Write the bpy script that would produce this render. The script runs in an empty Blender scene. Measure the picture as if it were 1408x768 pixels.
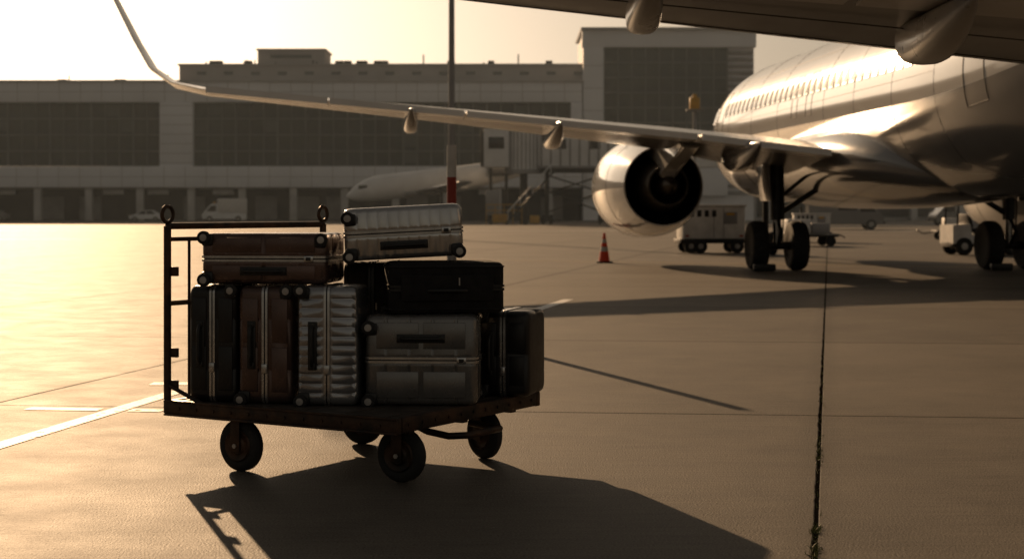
import bpy, bmesh, math, random
from mathutils import Vector, Matrix
random.seed(7)
S=bpy.context.scene
rad=math.radians
# ------------------------------------------------------------------ materials
def mat(name,col,rough=.5,metal=0,var=.0,vscale=3,bump=0,bscale=60,coat=0,spec=.5,rvar=0,stretch=(1,1,1),col2=None):
    m=bpy.data.materials.new(name); m.use_nodes=True
    nt=m.node_tree; N=nt.nodes; L=nt.links; p=N['Principled BSDF']
    p.inputs['Base Color'].default_value=(*col,1)
    p.inputs['Roughness'].default_value=rough; p.inputs['Metallic'].default_value=metal
    p.inputs['Coat Weight'].default_value=coat; p.inputs['Specular IOR Level'].default_value=spec
    tc=N.new('ShaderNodeTexCoord'); mp=N.new('ShaderNodeMapping'); mp.inputs['Scale'].default_value=stretch
    L.new(tc.outputs['Object'],mp.inputs['Vector'])
    if var>0 or col2:
        n=N.new('ShaderNodeTexNoise'); n.inputs['Scale'].default_value=vscale; n.inputs['Detail'].default_value=4
        L.new(mp.outputs[0],n.inputs['Vector'])
        r=N.new('ShaderNodeValToRGB')
        r.color_ramp.elements[0].position=.32; r.color_ramp.elements[1].position=.68
        c2=col2 or tuple(min(1,c*(1+var)) for c in col)
        r.color_ramp.elements[0].color=(*[c*(1-var) for c in col],1); r.color_ramp.elements[1].color=(*c2,1)
        L.new(n.outputs['Fac'],r.inputs[0]); L.new(r.outputs[0],p.inputs['Base Color'])
        if rvar>0:
            mr=N.new('ShaderNodeMapRange'); mr.inputs['To Min'].default_value=max(0,rough-rvar); mr.inputs['To Max'].default_value=min(1,rough+rvar)
            n2=N.new('ShaderNodeTexNoise'); n2.inputs['Scale'].default_value=vscale*3.1; n2.inputs['Detail'].default_value=4
            L.new(mp.outputs[0],n2.inputs['Vector']); L.new(n2.outputs['Fac'],mr.inputs[0]); L.new(mr.outputs[0],p.inputs['Roughness'])
    if bump>0:
        n=N.new('ShaderNodeTexNoise'); n.inputs['Scale'].default_value=bscale; n.inputs['Detail'].default_value=3
        L.new(mp.outputs[0],n.inputs['Vector'])
        b=N.new('ShaderNodeBump'); b.inputs['Strength'].default_value=bump; b.inputs['Distance'].default_value=.01
        L.new(n.outputs['Fac'],b.inputs['Height']); L.new(b.outputs[0],p.inputs['Normal'])
    return m
M={}
M['steel']=mat('worn_painted_steel',(.022,.021,.02),.5,.4,.4,9,.25,40,rvar=.15,col2=(.09,.048,.028))
M['deck']=mat('deck_plate',(.06,.05,.042),.6,.3,.4,6,.3,30,rvar=.15)
M['rubber']=mat('rubber',(.018,.018,.018),.8,0,.3,8,.2,80)
M['hub']=mat('hub_metal',(.42,.4,.38),.4,.5,.2,10)
M['darkmetal']=mat('dark_metal',(.04,.04,.04),.45,.7,.2,10)
M['alu']=mat('aluminium',(.55,.545,.54),.25,.9,.15,12,rvar=.08)
M['blackcase']=mat('black_shell',(.009,.009,.010),.38,0,.3,6,.1,120,rvar=.1)
M['blackfab']=mat('black_fabric',(.017,.016,.016),.85,0,.3,20,.6,500,spec=.35)
M['brown']=mat('bronze_shell',(.125,.084,.072),.28,.6,.2,5,.04,150,rvar=.07)
M['silver']=mat('silver_shell',(.38,.385,.40),.24,.75,.12,5,.03,150,rvar=.06)
M['grey']=mat('grey_shell',(.2,.195,.19),.27,.6,.12,5,.03,150,rvar=.07)
M['lsilver']=mat('light_silver_shell',(.52,.51,.50),.22,.8,.10,5,.02,150,rvar=.06)
M['plastic']=mat('black_plastic',(.012,.012,.012),.4)
M['white']=mat('aircraft_white',(.60,.59,.58),.14,.15,.04,.7,0,coat=.5,rvar=.03)
M['agrey']=mat('aircraft_grey',(.22,.22,.225),.17,.25,.06,.8,0,coat=.4,rvar=.04)
M['wingsk']=mat('wing_skin',(.24,.24,.24),.25,.4,.10,1.2,0,rvar=.04,stretch=(1,.3,1))
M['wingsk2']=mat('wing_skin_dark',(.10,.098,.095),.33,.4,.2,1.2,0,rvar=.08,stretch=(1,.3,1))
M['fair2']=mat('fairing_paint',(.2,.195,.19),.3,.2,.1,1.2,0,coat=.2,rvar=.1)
M['flap']=mat('flap_paint_rim_lit',(.78,.78,.78),.25,.1,.06,1.2,0,rvar=.04)  # paint kept pale to stand in for the sunlit rim of the wing
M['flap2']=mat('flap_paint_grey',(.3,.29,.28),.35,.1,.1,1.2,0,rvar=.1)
M['nacelle']=mat('nacelle_paint',(.72,.71,.70),.12,.1,.03,.8,0,coat=.6)
M['lip']=mat('polished_lip',(.75,.74,.72),.15,1)
M['core']=mat('exhaust_metal',(.075,.062,.05),.4,.8,.3,6,rvar=.1)
M['duct_dark']=mat('duct_black',(.006,.006,.006),.8,.0,spec=.2)  # near-black lining of the intake and exhaust ducts
M['awin']=mat('cabin_window',(.02,.022,.025),.1)
M['line']=mat('panel_gap',(.06,.06,.06),.6)
M['jline']=mat('facade_joint',(.34,.34,.34),.7)
M['panel']=mat('facade_panel',(.80,.83,.88),.6,0,.05,.15,0,spec=.3)
M['panel2']=mat('roof_block_render',(.46,.45,.45),.8,0,.10,.2)
M['conc']=mat('concrete_wall',(.5,.5,.5),.85,0,.15,.4)
M['glass']=mat('curtain_glass',(.030,.042,.042),.2,0,.35,.12,0,spec=.35,col2=(.055,.07,.07))
M['mull']=mat('mullion',(.16,.18,.185),.5,.1)
M['blind']=mat('window_blind',(.09,.105,.105),.7)
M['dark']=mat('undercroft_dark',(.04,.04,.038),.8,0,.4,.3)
M['bridge']=mat('bridge_panel',(.78,.80,.82),.5,.0,.08,.6,0)
M['bridge2']=mat('bridge_grey',(.3,.3,.31),.55,.2,.15,.6,0)
M['gse']=mat('gse_white',(.66,.65,.63),.45,0,.12,3,rvar=.1)
M['yellow']=mat('safety_yellow',(.6,.33,.03),.5,0,.15,4)
M['red']=mat('safety_red',(.3,.04,.025),.5,0,.15,6)
M['orange']=mat('cone_orange',(.85,.07,.02),.5,0,.15,6)
M['wpaint']=mat('white_band',(.6,.59,.57),.5,0,.1,6)
M['vglass']=mat('vehicle_glass',(.02,.022,.024),.08)
M['lamp']=mat('lamp_lens',(.6,.55,.45),.2)
# ------------------------------------------------------------------ mesh helpers
def T(loc=(0,0,0),rx=0,ry=0,rz=0):
    return Matrix.Translation(loc)@Matrix.Rotation(rz,4,'Z')@Matrix.Rotation(ry,4,'Y')@Matrix.Rotation(rx,4,'X')
def merge(dst,src):
    me=bpy.data.meshes.new('t'); src.to_mesh(me); src.free(); dst.from_mesh(me); bpy.data.meshes.remove(me)
def box(bm,c,s,bev=0,rot=None,seg=2):
    t=bmesh.new(); bmesh.ops.create_cube(t,size=1)
    bmesh.ops.scale(t,vec=s,verts=t.verts)
    if bev>0: bmesh.ops.bevel(t,geom=t.edges[:],offset=bev,segments=seg,affect='EDGES',profile=.5)
    m=Matrix.Translation(c)
    if rot: m=m@rot
    bmesh.ops.transform(t,matrix=m,verts=t.verts); merge(bm,t)
def cyl(bm,p1,p2,r1,r2=None,seg=20,cap=True):
    p1=Vector(p1);p2=Vector(p2); r2=r1 if r2 is None else r2
    d=p2-p1; t=bmesh.new()
    bmesh.ops.create_cone(t,cap_ends=cap,segments=seg,radius1=r1,radius2=r2,depth=d.length)
    m=Matrix.Translation((p1+p2)/2)@d.to_track_quat('Z','Y').to_matrix().to_4x4()
    bmesh.ops.transform(t,matrix=m,verts=t.verts); merge(bm,t)
def loft(bm,rings,cap=True,closed=True):
    V=[[bm.verts.new(p) for p in r] for r in rings]
    n=len(V[0])
    for a,b in zip(V,V[1:]):
        for i in range(n if closed else n-1):
            j=(i+1)%n
            bm.faces.new((a[i],a[j],b[j],b[i]))
    if cap:
        bm.faces.new(V[0][::-1]); bm.faces.new(V[-1])
def lathe(bm,prof,M4=None,seg=40,closed=False):
    M4=M4 or Matrix()
    rings=[]
    for y,r in prof:
        rings.append([M4@Vector((r*math.cos(2*math.pi*i/seg),y,r*math.sin(2*math.pi*i/seg))) for i in range(seg)])
    loft(bm,rings,cap=not closed)
def tube(bm,pts,r,seg=10):
    pts=[Vector(p) for p in pts]; rings=[]
    up=None
    for i,p in enumerate(pts):
        d=(pts[min(i+1,len(pts)-1)]-pts[max(i-1,0)]).normalized()
        if up is None:
            up=Vector((0,0,1)) if abs(d.z)<.9 else Vector((1,0,0))
        a=d.cross(up).normalized(); b=a.cross(d).normalized(); up=b
        rings.append([p+a*r*math.cos(2*math.pi*k/seg)+b*r*math.sin(2*math.pi*k/seg) for k in range(seg)])
    loft(bm,rings)
def prism(bm,poly,x0,x1,ax='X'):
    def P(a,b,x): return Vector((x,a,b)) if ax=='X' else Vector((a,x,b))
    loft(bm,[[P(a,b,x0) for a,b in poly],[P(a,b,x1) for a,b in poly]])
def crom(keys,n):
    out=[]; K=[keys[0]]+keys+[keys[-1]]
    for s in range(1,len(K)-2):
        p0,p1,p2,p3=K[s-1:s+3]
        for i in range(n):
            t=i/n
            out.append(tuple(.5*((2*b)+(c-a)*t+(2*a-5*b+4*c-d)*t*t+(-a+3*b-3*c+d)*t**3) for a,b,c,d in zip(p0,p1,p2,p3)))
    out.append(keys[-1]); return out
class Thing:
    def __init__(s,name,loc=(0,0,0),rz=0,rx=0,ry=0):
        s.e=bpy.data.objects.new(name,None); S.collection.objects.link(s.e)
        s.e.location=loc; s.e.rotation_euler=(rx,ry,rz); s.e.empty_display_size=.2; s.p={}
    def b(s,part,m):
        if part not in s.p: s.p[part]=(bmesh.new(),M[m])
        return s.p[part][0]
    def done(s,ang=38):
        for k,(bm,m) in s.p.items():
            bmesh.ops.recalc_face_normals(bm,faces=bm.faces)
            me=bpy.data.meshes.new(k); bm.to_mesh(me); bm.free(); me.materials.append(m)
            for f in me.polygons: f.use_smooth=True
            me.set_sharp_from_angle(angle=rad(ang))
            o=bpy.data.objects.new(k,me); S.collection.objects.link(o); o.parent=s.e
        return s.e
# ------------------------------------------------------------------ sun, sky, camera
EL=rad(16.5); SX,SY=-.32,.948
w=bpy.data.worlds.new('World'); S.world=w; w.use_nodes=True
nt=w.node_tree; bg=nt.nodes['Background']
sk=nt.nodes.new('ShaderNodeTexSky'); sk.sky_type='NISHITA'; sk.sun_disc=False
sk.sun_elevation=EL; sk.sun_rotation=math.atan2(SX,SY); sk.dust_density=2.5; sk.air_density=1.3; sk.ozone_density=1
hs=nt.nodes.new('ShaderNodeHueSaturation'); hs.inputs['Saturation'].default_value=.25
mx=nt.nodes.new('ShaderNodeMix'); mx.data_type='RGBA'; mx.blend_type='MULTIPLY'; mx.inputs[0].default_value=1
mx.inputs[7].default_value=(1,.85,.68,1)
nt.links.new(sk.outputs[0],hs.inputs['Color']); nt.links.new(hs.outputs[0],mx.inputs[6]); nt.links.new(mx.outputs[2],bg.inputs[0]); bg.inputs[1].default_value=.05
bg.inputs[1].default_value=.040
sl=bpy.data.lights.new('sun','SUN'); sl.energy=5; sl.angle=rad(.5); sl.color=(1,.65,.36)
so=bpy.data.objects.new('sun',sl); S.collection.objects.link(so)
so.rotation_euler=Vector((-SX*math.cos(EL),-SY*math.cos(EL),-math.sin(EL))).to_track_quat('-Z','Y').to_euler()
so.location=(-30,90,40)
cd=bpy.data.cameras.new('camera'); co=bpy.data.objects.new('camera',cd); S.collection.objects.link(co); S.camera=co
co.location=(0,0,1.35); co.rotation_euler=(rad(90),0,0); cd.lens=56.25; cd.sensor_width=36; cd.shift_y=-94/1408
cd.clip_end=6000; cd.clip_start=.1
cd.dof.use_dof=True; cd.dof.focus_distance=8.4; cd.dof.aperture_fstop=3.5
S.view_settings.view_transform='Standard'; S.view_settings.look='None'; S.view_settings.exposure=0
# evening haze over the far apron (real scattering volume)
def haze():
    bm=bmesh.new(); box(bm,(0,142,18.05),(420,164,36))
    me=bpy.data.meshes.new('haze'); bm.to_mesh(me); bm.free()
    m=bpy.data.materials.new('haze'); m.use_nodes=True; nt=m.node_tree; nt.nodes.remove(nt.nodes['Principled BSDF'])
    v=nt.nodes.new('ShaderNodeVolumeScatter'); v.inputs['Density'].default_value=.0005; v.inputs['Anisotropy'].default_value=.1; v.inputs['Color'].default_value=(.72,.86,1,1)
    nt.links.new(v.outputs[0],nt.nodes['Material Output'].inputs['Volume'])
    me.materials.append(m); o=bpy.data.objects.new('haze',me); S.collection.objects.link(o)
haze()
# ------------------------------------------------------------------ ground
def ground():
    m=bpy.data.materials.new('apron_concrete'); m.use_nodes=True; nt=m.node_tree; N=nt.nodes; L=nt.links; p=N['Principled BSDF']
    tc=N.new('ShaderNodeTexCoord'); sp=N.new('ShaderNodeSeparateXYZ'); L.new(tc.outputs['Object'],sp.inputs[0])
    def ma(op,a,b=None,c=None):
        n=N.new('ShaderNodeMath'); n.operation=op
        for i,v in enumerate((a,b,c)):
            if v is None: continue
            if isinstance(v,(int,float)): n.inputs[i].default_value=v
            else: L.new(v,n.inputs[i])
        return n.outputs[0]
    def noise(sc,det=4,st=None,rough=.5):
        n=N.new('ShaderNodeTexNoise'); n.inputs['Scale'].default_value=sc; n.inputs['Detail'].default_value=det; n.inputs['Roughness'].default_value=rough
        if st:
            mp=N.new('ShaderNodeMapping'); mp.inputs['Scale'].default_value=st; L.new(tc.outputs['Object'],mp.inputs['Vector']); L.new(mp.outputs[0],n.inputs['Vector'])
        else: L.new(tc.outputs['Object'],n.inputs['Vector'])
        return n.outputs['Fac']
    x,y=sp.outputs[0],sp.outputs[1]
    nmid=noise(2.2,6,rough=.6); nag=noise(95,2); nst=noise(9,4,(.25,3,1))
    wob=ma('MULTIPLY',ma('SUBTRACT',nmid,.5),.02)
    u=ma('ADD',ma('SUBTRACT',x,ma('MULTIPLY',y,.198)),.055)
    v=ma('SUBTRACT',ma('ADD',y,ma('MULTIPLY',x,.1)),10.78)
    du=ma('PINGPONG',ma('ADD',u,wob),2.9); dv=ma('PINGPONG',ma('ADD',v,wob),3.0)
    def lin(d,a,b):
        n=N.new('ShaderNodeMapRange'); L.new(d,n.inputs[0]); n.inputs[1].default_value=a; n.inputs[2].default_value=b; n.inputs[3].default_value=1; n.inputs[4].default_value=0; return n.outputs[0]
    jw=ma('ADD',.003,ma('MULTIPLY',nmid,.012))
    j1=lin(ma('SUBTRACT',du,jw),0,.006); j2=lin(ma('SUBTRACT',dv,jw),0,.006)
    joint=ma('MAXIMUM',j1,j2)
    stainj=ma('MULTIPLY',ma('MAXIMUM',lin(du,0,.16),ma('MULTIPLY',lin(dv,0,.1),.6)),ma('MULTIPLY',nmid,.5))
    cu=ma('FLOOR',ma('DIVIDE',u,5.8)); cv=ma('FLOOR',ma('DIVIDE',v,6.0))
    wn=N.new('ShaderNodeTexWhiteNoise'); wn.noise_dimensions='2D'; cx=N.new('ShaderNodeCombineXYZ'); L.new(cu,cx.inputs[0]); L.new(cv,cx.inputs[1]); L.new(cx.outputs[0],wn.inputs['Vector'])
    slab=ma('MULTIPLY',ma('SUBTRACT',wn.outputs['Value'],.5),.25)
    big=ma('MULTIPLY',ma('SUBTRACT',noise(.35,5),.5),.9)
    mid=ma('MULTIPLY',ma('SUBTRACT',nmid,.5),.8)
    strk=ma('MULTIPLY',ma('SUBTRACT',nst,.5),.6)
    agg=ma('MULTIPLY',ma('SUBTRACT',nag,.5),2.0)
    tot=ma('ADD',1,ma('ADD',slab,ma('ADD',big,ma('ADD',mid,ma('ADD',strk,agg)))))
    tot=ma('MULTIPLY',tot,ma('SUBTRACT',1,stainj))
    val=ma('MULTIPLY',ma('MULTIPLY',tot,.125),ma('SUBTRACT',1,ma('MULTIPLY',joint,.92)))
    val=ma('MAXIMUM',val,.006)
    cc=N.new('ShaderNodeCombineColor'); L.new(val,cc.inputs[0]); L.new(ma('MULTIPLY',val,.89),cc.inputs[1]); L.new(ma('MULTIPLY',val,.75),cc.inputs[2])
    L.new(cc.outputs[0],p.inputs['Base Color'])
    ro=ma('ADD',.56,ma('MULTIPLY',nmid,.2)); L.new(ro,p.inputs['Roughness'])
    L.new(ma('MULTIPLY',ma('SUBTRACT',1,joint),.15),p.inputs['Specular IOR Level'])
    h=ma('ADD',nag,ma('ADD',ma('MULTIPLY',nst,.4),ma('MULTIPLY',joint,-.5)))
    b=N.new('ShaderNodeBump'); b.inputs['Strength'].default_value=.75; b.inputs['Distance'].default_value=.006; L.new(h,b.inputs['Height']); L.new(b.outputs[0],p.inputs['Normal'])
    me=bpy.data.meshes.new('apron_ground'); bm=bmesh.new()
    v=[bm.verts.new(q) for q in ((-2500,-200,0),(2500,-200,0),(2500,4000,0),(-2500,4000,0))]; bm.faces.new(v); bm.to_mesh(me); bm.free()
    me.materials.append(m); o=bpy.data.objects.new('apron_ground',me); S.collection.objects.link(o)
ground()
def worn(name,col):
    m=mat(name,col,.6,0,.12,5,.2,60)
    nt=m.node_tree; N=nt.nodes; L=nt.links; p=N['Principled BSDF']
    tc=N.new('ShaderNodeTexCoord'); n=N.new('ShaderNodeTexNoise'); n.inputs['Scale'].default_value=14; n.inputs['Detail'].default_value=6; n.inputs['Roughness'].default_value=.7
    L.new(tc.outputs['Object'],n.inputs['Vector']); r=N.new('ShaderNodeValToRGB'); r.color_ramp.elements[0].position=.36; r.color_ramp.elements[1].position=.44
    L.new(n.outputs['Fac'],r.inputs[0]); L.new(r.outputs[0],p.inputs['Alpha']); return m
M['mw']=worn('worn_white_marking',(.85,.84,.82)); M['my']=worn('worn_yellow_marking',(.35,.25,.08))
def strip(name,pts,wd,m):
    bm=bmesh.new(); 
    for (a,b) in zip(pts,pts[1:]):
        a=Vector((*a,.004)); b=Vector((*b,.004)); d=(b-a).normalized(); n=Vector((-d.y,d.x,0))*wd/2
        bm.faces.new([bm.verts.new(q) for q in (a-n,b-n,b+n,a+n)])
    me=bpy.data.meshes.new(name); bm.to_mesh(me); bm.free(); me.materials.append(M[m]); o=bpy.data.objects.new(name,me); S.collection.objects.link(o)
    if me.polygons[0].normal.z<0: me.flip_normals()
strip('painted_line',[(-3.7,4.6),(-2.5,11.98)],.13,'mw')
strip('painted_line',[(-3.31,10.93),(-2.80,10.87)],.13,'mw')
strip('painted_line',[(-2.59,10.84),(-2.36,10.81)],.13,'mw')
strip('painted_line',[(-2.82,12.5),(-2.5,12.5)],.2,'mw')
strip('painted_line',[(.05,20.5),(.86,24.4)],.16,'mw')
strip('painted_line',[(-34,78),(-20,76)],.5,'mw')
strip('painted_line',[(-60,110),(60,108)],.6,'mw')
strip('taxi_line',[(-14,50),(30,30)],.15,'my')
strip('taxi_line',[(-40,60),(-8,140)],.3,'my')
def weeds():
    bm=bmesh.new()
    for i in range(300):
        y=random.choice([random.gauss(6.75,.06),random.gauss(6.3,.12),random.uniform(6,16),random.gauss(8.9,.3)])
        x=.198*y-.055+random.gauss(0,.012); h=random.uniform(.006,.028)
        a=random.uniform(0,6.28); d=Vector((math.cos(a),math.sin(a),0))*.003; l=Vector((random.gauss(0,.01),random.gauss(0,.01),h))
        p=Vector((x,y,0)); bm.faces.new([bm.verts.new(q) for q in (p-d,p+d,p+l)])
    me=bpy.data.meshes.new('joint_weeds'); bm.to_mesh(me); bm.free(); me.materials.append(mat('weed_green',(.12,.13,.035),.7,0,.3,20)); o=bpy.data.objects.new('joint_weeds',me); S.collection.objects.link(o)
weeds()
# ------------------------------------------------------------------ baggage cart
def cart():
    c=Thing('baggage_cart',(-1.84,8.48,0),rad(-31))
    L,W,zt=1.5,1.38,.345
    d=c.b('deck','deck'); box(d,(L/2,W/2,zt-.012),(L-.08,W-.08,.022),.003)
    for i in range(6): box(d,(.1+i*.26,W/2,zt+.001),(.006,W-.1,.004))
    f=c.b('frame','steel')
    box(f,(L/2,.02,zt-.035),(L,.045,.08),.006); box(f,(L/2,W-.02,zt-.035),(L,.045,.08),.006)
    box(f,(.02,W/2,zt-.034),(.045,W-.09,.075),.006); box(f,(L-.02,W/2,zt-.034),(.045,W-.09,.075),.006)
    box(f,(L/2,-.006,zt+.001),(L,.012,.012),.003); box(f,(L/2,-.006,zt-.07),(L,.012,.012),.003)
    for i in range(12): cyl(f,(.1+i*.118,-.008,zt-.035),(.1+i*.118,.0,zt-.035),.009,seg=8)
    for i in range(11): cyl(f,(L+.008,.1+i*.118,zt-.035),(L,.1+i*.118,zt-.035),.009,seg=8)
    for a in (.42,.85,1.32): box(f,(a,W/2,zt-.06),(.06,W-.1,.05),.004)
    for b_ in (.2,.69,1.18): box(f,(L/2,b_,zt-.075),(L-.1,.05,.04),.004)
    tube(f,[(1.2,.5,.27),(1.34,.5,.22),(1.47,.5,.205),(1.56,.55,.21),(1.58,.7,.215),(1.56,.85,.21),(1.47,.9,.205),(1.34,.9,.22)],.018)
    h=c.b('handle_frame','steel')
    for b_ in (.02,W-.02):
        cyl(h,(.0,b_,.27),(.0,b_,1.27),.02,seg=14)
        R=.042; pts=[(0,b_+R*math.sin(i*2*math.pi/20),1.30+R-R*math.cos(i*2*math.pi/20)-.01) for i in range(21)]
        tube(h,pts,.011,8)
    tube(h,[(0,.02,1.27),(0,W-.02,1.27)],.018,12); tube(h,[(0,.02,1.2),(0,W-.02,1.2)],.012,10)
    tube(h,[(0,.02,.86),(0,W-.02,.86)],.014,10)
    for k in range(1,8): cyl(h,(0,.02+k*(W-.04)/8,.34),(0,.02+k*(W-.04)/8,1.2),.008,seg=8)
    for z in (.43,.60,1.03): box(h,(.03,.03,z),(.07,.02,.05),.004)
    tube(h,[(0,.02,.43),(.25,.02,.34)],.012,8)
    for i,(a,b_,st) in enumerate([(.45,.09,.0),(1.36,.24,.05),(1.31,1.1,-.35),(.41,1.2,.1)]):
        R=.135; m4=T((a,b_,R),rz=st)
        t=c.b('tyre','rubber'); lathe(t,[(-.03,.05),(-.032,R-.045),(-.035,R-.03),(-.026,R-.01),(-.014,R),(.014,R),(.026,R-.01),(.035,R-.03),(.032,R-.045),(.03,.05)],m4,40)
        hb=c.b('hub','steel'); lathe(hb,[(-.042,.02),(-.042,.04),(-.034,.05),(-.034,.07),(-.040,.078),(-.03,.086),(.03,.086),(.040,.078),(.034,.07),(.034,.05),(.042,.04),(.042,.02)],m4,32)
        hh=c.b('axle','hub'); lathe(hh,[(-.060,.006),(-.060,.013),(.060,.013),(.060,.006)],m4,6)
        for s in (-1,1):
            box(f,m4@Vector((.0,s*.051,.07)),(.06,.007,.2),.002,Matrix.Rotation(st,4,'Z'))
        box(f,m4@Vector((0,0,.152)),(.13,.12,.014),.003,Matrix.Rotation(st,4,'Z'))
    c.done()
cart()
# ------------------------------------------------------------------ suitcases
def ringpts(w,h,r,inset,g,period,gw,gd):
    W=w/2-inset;H=h/2-inset; rr=max(r-inset*.3,.006)
    out=[]
    cor=[((-1,-1),(1,-1),(0,-1)),((1,-1),(1,1),(1,0)),((1,1),(-1,1),(0,1)),((-1,1),(-1,-1),(-1,0))]
    for (s,e,n) in cor:
        horiz=n[0]==0; L0=(w if horiz else h)-2*r
        a=Vector((s[0]*W,s[1]*H)); b=Vector((e[0]*W,e[1]*H)); d=(b-a).normalized(); a2=a+d*rr; b2=b-d*rr; L=(b2-a2).length
        nn=Vector(n); ts=[(0,0)]
        if period:
            k=max(1,int(L0/period))
            for i in range(k):
                c=(i+.5)/k*L0
                for off,dep in ((-gw/2-.004,0),(-gw/2,1),(gw/2,1),(gw/2+.004,0)): ts.append(((c+off)/L0,dep))
        ts.append((1,0))
        for t,dep in ts: out.append(a2+d*L*t-nn*gd*dep*g)
        c=b2+ -nn*rr
        for i in range(1,5):
            an=math.pi/2*i/5; out.append(c+nn*rr*math.cos(an)+d*rr*math.sin(an))
    return out
def rloft(bm,st,axis,w,h,r,cen,period=None,gw=.01,gd=.003):
    rings=[]
    for t,ins,g in st:
        pts=ringpts(w,h,r,ins,g,period,gw,gd)
        if axis=='X': rings.append([Vector((t,p.x,p.y))+cen for p in pts])
        else: rings.append([Vector((p.x,p.y,t))+cen for p in pts])
    loft(bm,rings)
def suitcase(front,yaw,w,d,h,axis,m,period=None,gw=.01,gd=.004,wheels=(),handle=-1,tilt=0,seam='alu',soft=False,z=.347,trim='alu',rc=.04,double=True,panels=False):
    fx,fy=front; y=rad(yaw)
    cx=fx-math.sin(y)*d/2; cy=fy+math.cos(y)*d/2
    s=Thing('suitcase',(cx,cy,z),y,0,rad(tilt))
    T_=w if axis=='X' else h
    A,B=(d,h) if axis=='X' else (w,d)
    cen=Vector((0,0,h/2))
    b=s.b('shell',m); sg=.013
    for sn in (-1,1):
        st=[(sn*sg,.003,0),(sn*(sg+.012),0,0),(sn*(sg+.02),0,1),(sn*(T_/2-.03),0,1),(sn*(T_/2-.016),.005,1),(sn*(T_/2-.007),.013,.6),(sn*(T_/2-.002),.026,.2),(sn*T_/2,.042,0)]
        rloft(b,st,axis,A,B,rc,cen,period,gw,gd)
    sb=s.b('seam_frame',seam)
    if double:
        for o in (-.0095,.0095): rloft(sb,[(o-.007,.0,0),(o-.006,-.005,0),(o+.006,-.005,0),(o+.007,.0,0)],axis,A,B,rc,cen)
        zb=s.b('zip','plastic'); rloft(zb,[(-.013,.004,0),(.013,.004,0)],axis,A,B,rc,cen)
    else: rloft(sb,[(-.013,.0,0),(-.01,-.005,0),(.01,-.005,0),(.013,.0,0)],axis,A,B,rc,cen)
    if panels:
        n={1:1}.get(panels,2) if panels is not True else 2
        for sn in (-1,1):
            tt=sn*T_*.27
            span=(B if axis=='X' else A)-.10
            for k in range(n):
                q=-span/2+span*(k+.5)/n; sz=span/n-.024
                c=(tt,-d/2,h/2+q) if axis=='X' else (q,-d/2,h/2+tt)
                box(b,c,(T_*.29,.009,sz) if axis=='X' else (sz,.009,T_*.29),.004)
    hb=s.b('grab_handle','plastic'); o=handle*T_*.24; hl=.105
    pts=[]
    for i in range(13):
        t=i/12; q=-hl+2*hl*t; k=min(1,min(t,1-t)*5); pr=.008+.026*math.sin(k*math.pi/2)
        pts.append((o,-d/2-pr,h/2+q) if axis=='X' else (q,-d/2-pr,h/2+o))
    tube(hb,pts,.010,10)
    for q in (-hl,hl):
        c=(o,-d/2-.009,h/2+q) if axis=='X' else (q,-d/2-.009,h/2+o)
        box(hb,c,(.034,.016,.03),.004)
    box(hb,(o,-d/2-.005,h/2) if axis=='X' else (0,-d/2-.005,h/2+o),(.045,.009,.25) if axis=='X' else (.25,.009,.045),.002)
    lb=s.b('latch',trim)
    if axis=='Z':
        if not soft:
            for q in (w*.36,): box(lb,(q,-d/2-.007,h/2),(.05,.014,.032),.004); box(hb,(q,-d/2-.0155,h/2),(.026,.004,.018),.001)
    elif not soft: box(lb,(0,-d/2-.007,h*.3),(.03,.014,.05),.004)
    for (px,pz) in wheels:
        wx,wz=px*(w/2-.035),h/2+pz*(h/2-.035); yy=-d/2-.018
        hs=s.b('wheel_housing','plastic'); box(hs,(wx,-d/2+.004,wz),(.066,.03,.066),.014)
        wt=s.b('spinner_tyre','rubber'); lathe(wt,[(-.012,.012),(-.012,.030),(-.008,.035),(.008,.035),(.012,.030),(.012,.012)],T((wx+px*.012,yy-.008,wz+pz*.012)),24)
        wh=s.b('spinner_hub','hub'); lathe(wh,[(-.004,.004),(-.003,.018),(.003,.020),(.004,.008)],T((wx+px*.012,yy-.0205,wz+pz*.012)),20)
    if soft:
        pb=s.b('front_pocket',m)
        if axis=='Z':
            box(pb,(0,-d/2-.008,h*.5-.0),(w*.8,.024,h*.5),.009)
        cyl(s.b('zip_pull','hub'),(w*.1,-d/2-.022,h*.7),(w*.1,-d/2-.024,h*.7-.04),.004,seg=8)
        pp=s.b('piping','rubber')
        for sn in (-1,1): rloft(pp,[(sn*(T_/2-.028),-.002,0),(sn*(T_/2-.024),-.007,0),(sn*(T_/2-.020),-.002,0)],axis,A,B,rc,cen)
    s.done(40); return s
suitcase((-1.575,8.41),-14,.275,.36,.61,'X','blackcase',.2,.01,.003,wheels=[(1,1)],handle=-1,panels=True)
suitcase((-1.288,8.335),-10,.295,.35,.61,'X','brown',.2,.012,.004,wheels=[(1,1),(-1,-1)],handle=-1,panels=True)
suitcase((-.955,8.25),-6,.315,.35,.615,'X','silver',.045,.006,.0035,wheels=[(-1,1),(-1,-1)],handle=-1)
suitcase((-.47,8.25),-3,.585,.31,.468,'Z','grey',.115,.012,.004,wheels=[(-1,.8),(-1,-1)],handle=1,double=True,rc=.05,panels=True)
suitcase((-.05,8.64),-16,.29,.36,.462,'X','blackcase',.2,.01,.003,wheels=[(-1,1),(-1,-1)],handle=-1,panels=True)
suitcase((-.765,8.69),-2,.31,.25,.725,'X','blackfab',None,handle=1,soft=True,seam='plastic')
suitcase((-.40,8.72),-14,.33,.30,.462,'X','blackfab',None,handle=1,soft=True,seam='plastic')  # unseen back-row bag, added to block a light gap in the cart shadow
suitcase((-1.30,8.37),-7,.675,.43,.268,'Z','brown',.16,.012,.004,wheels=[(-1,1),(1,.9),(-1,-1)],handle=-1,z=.966,panels=True)
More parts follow.
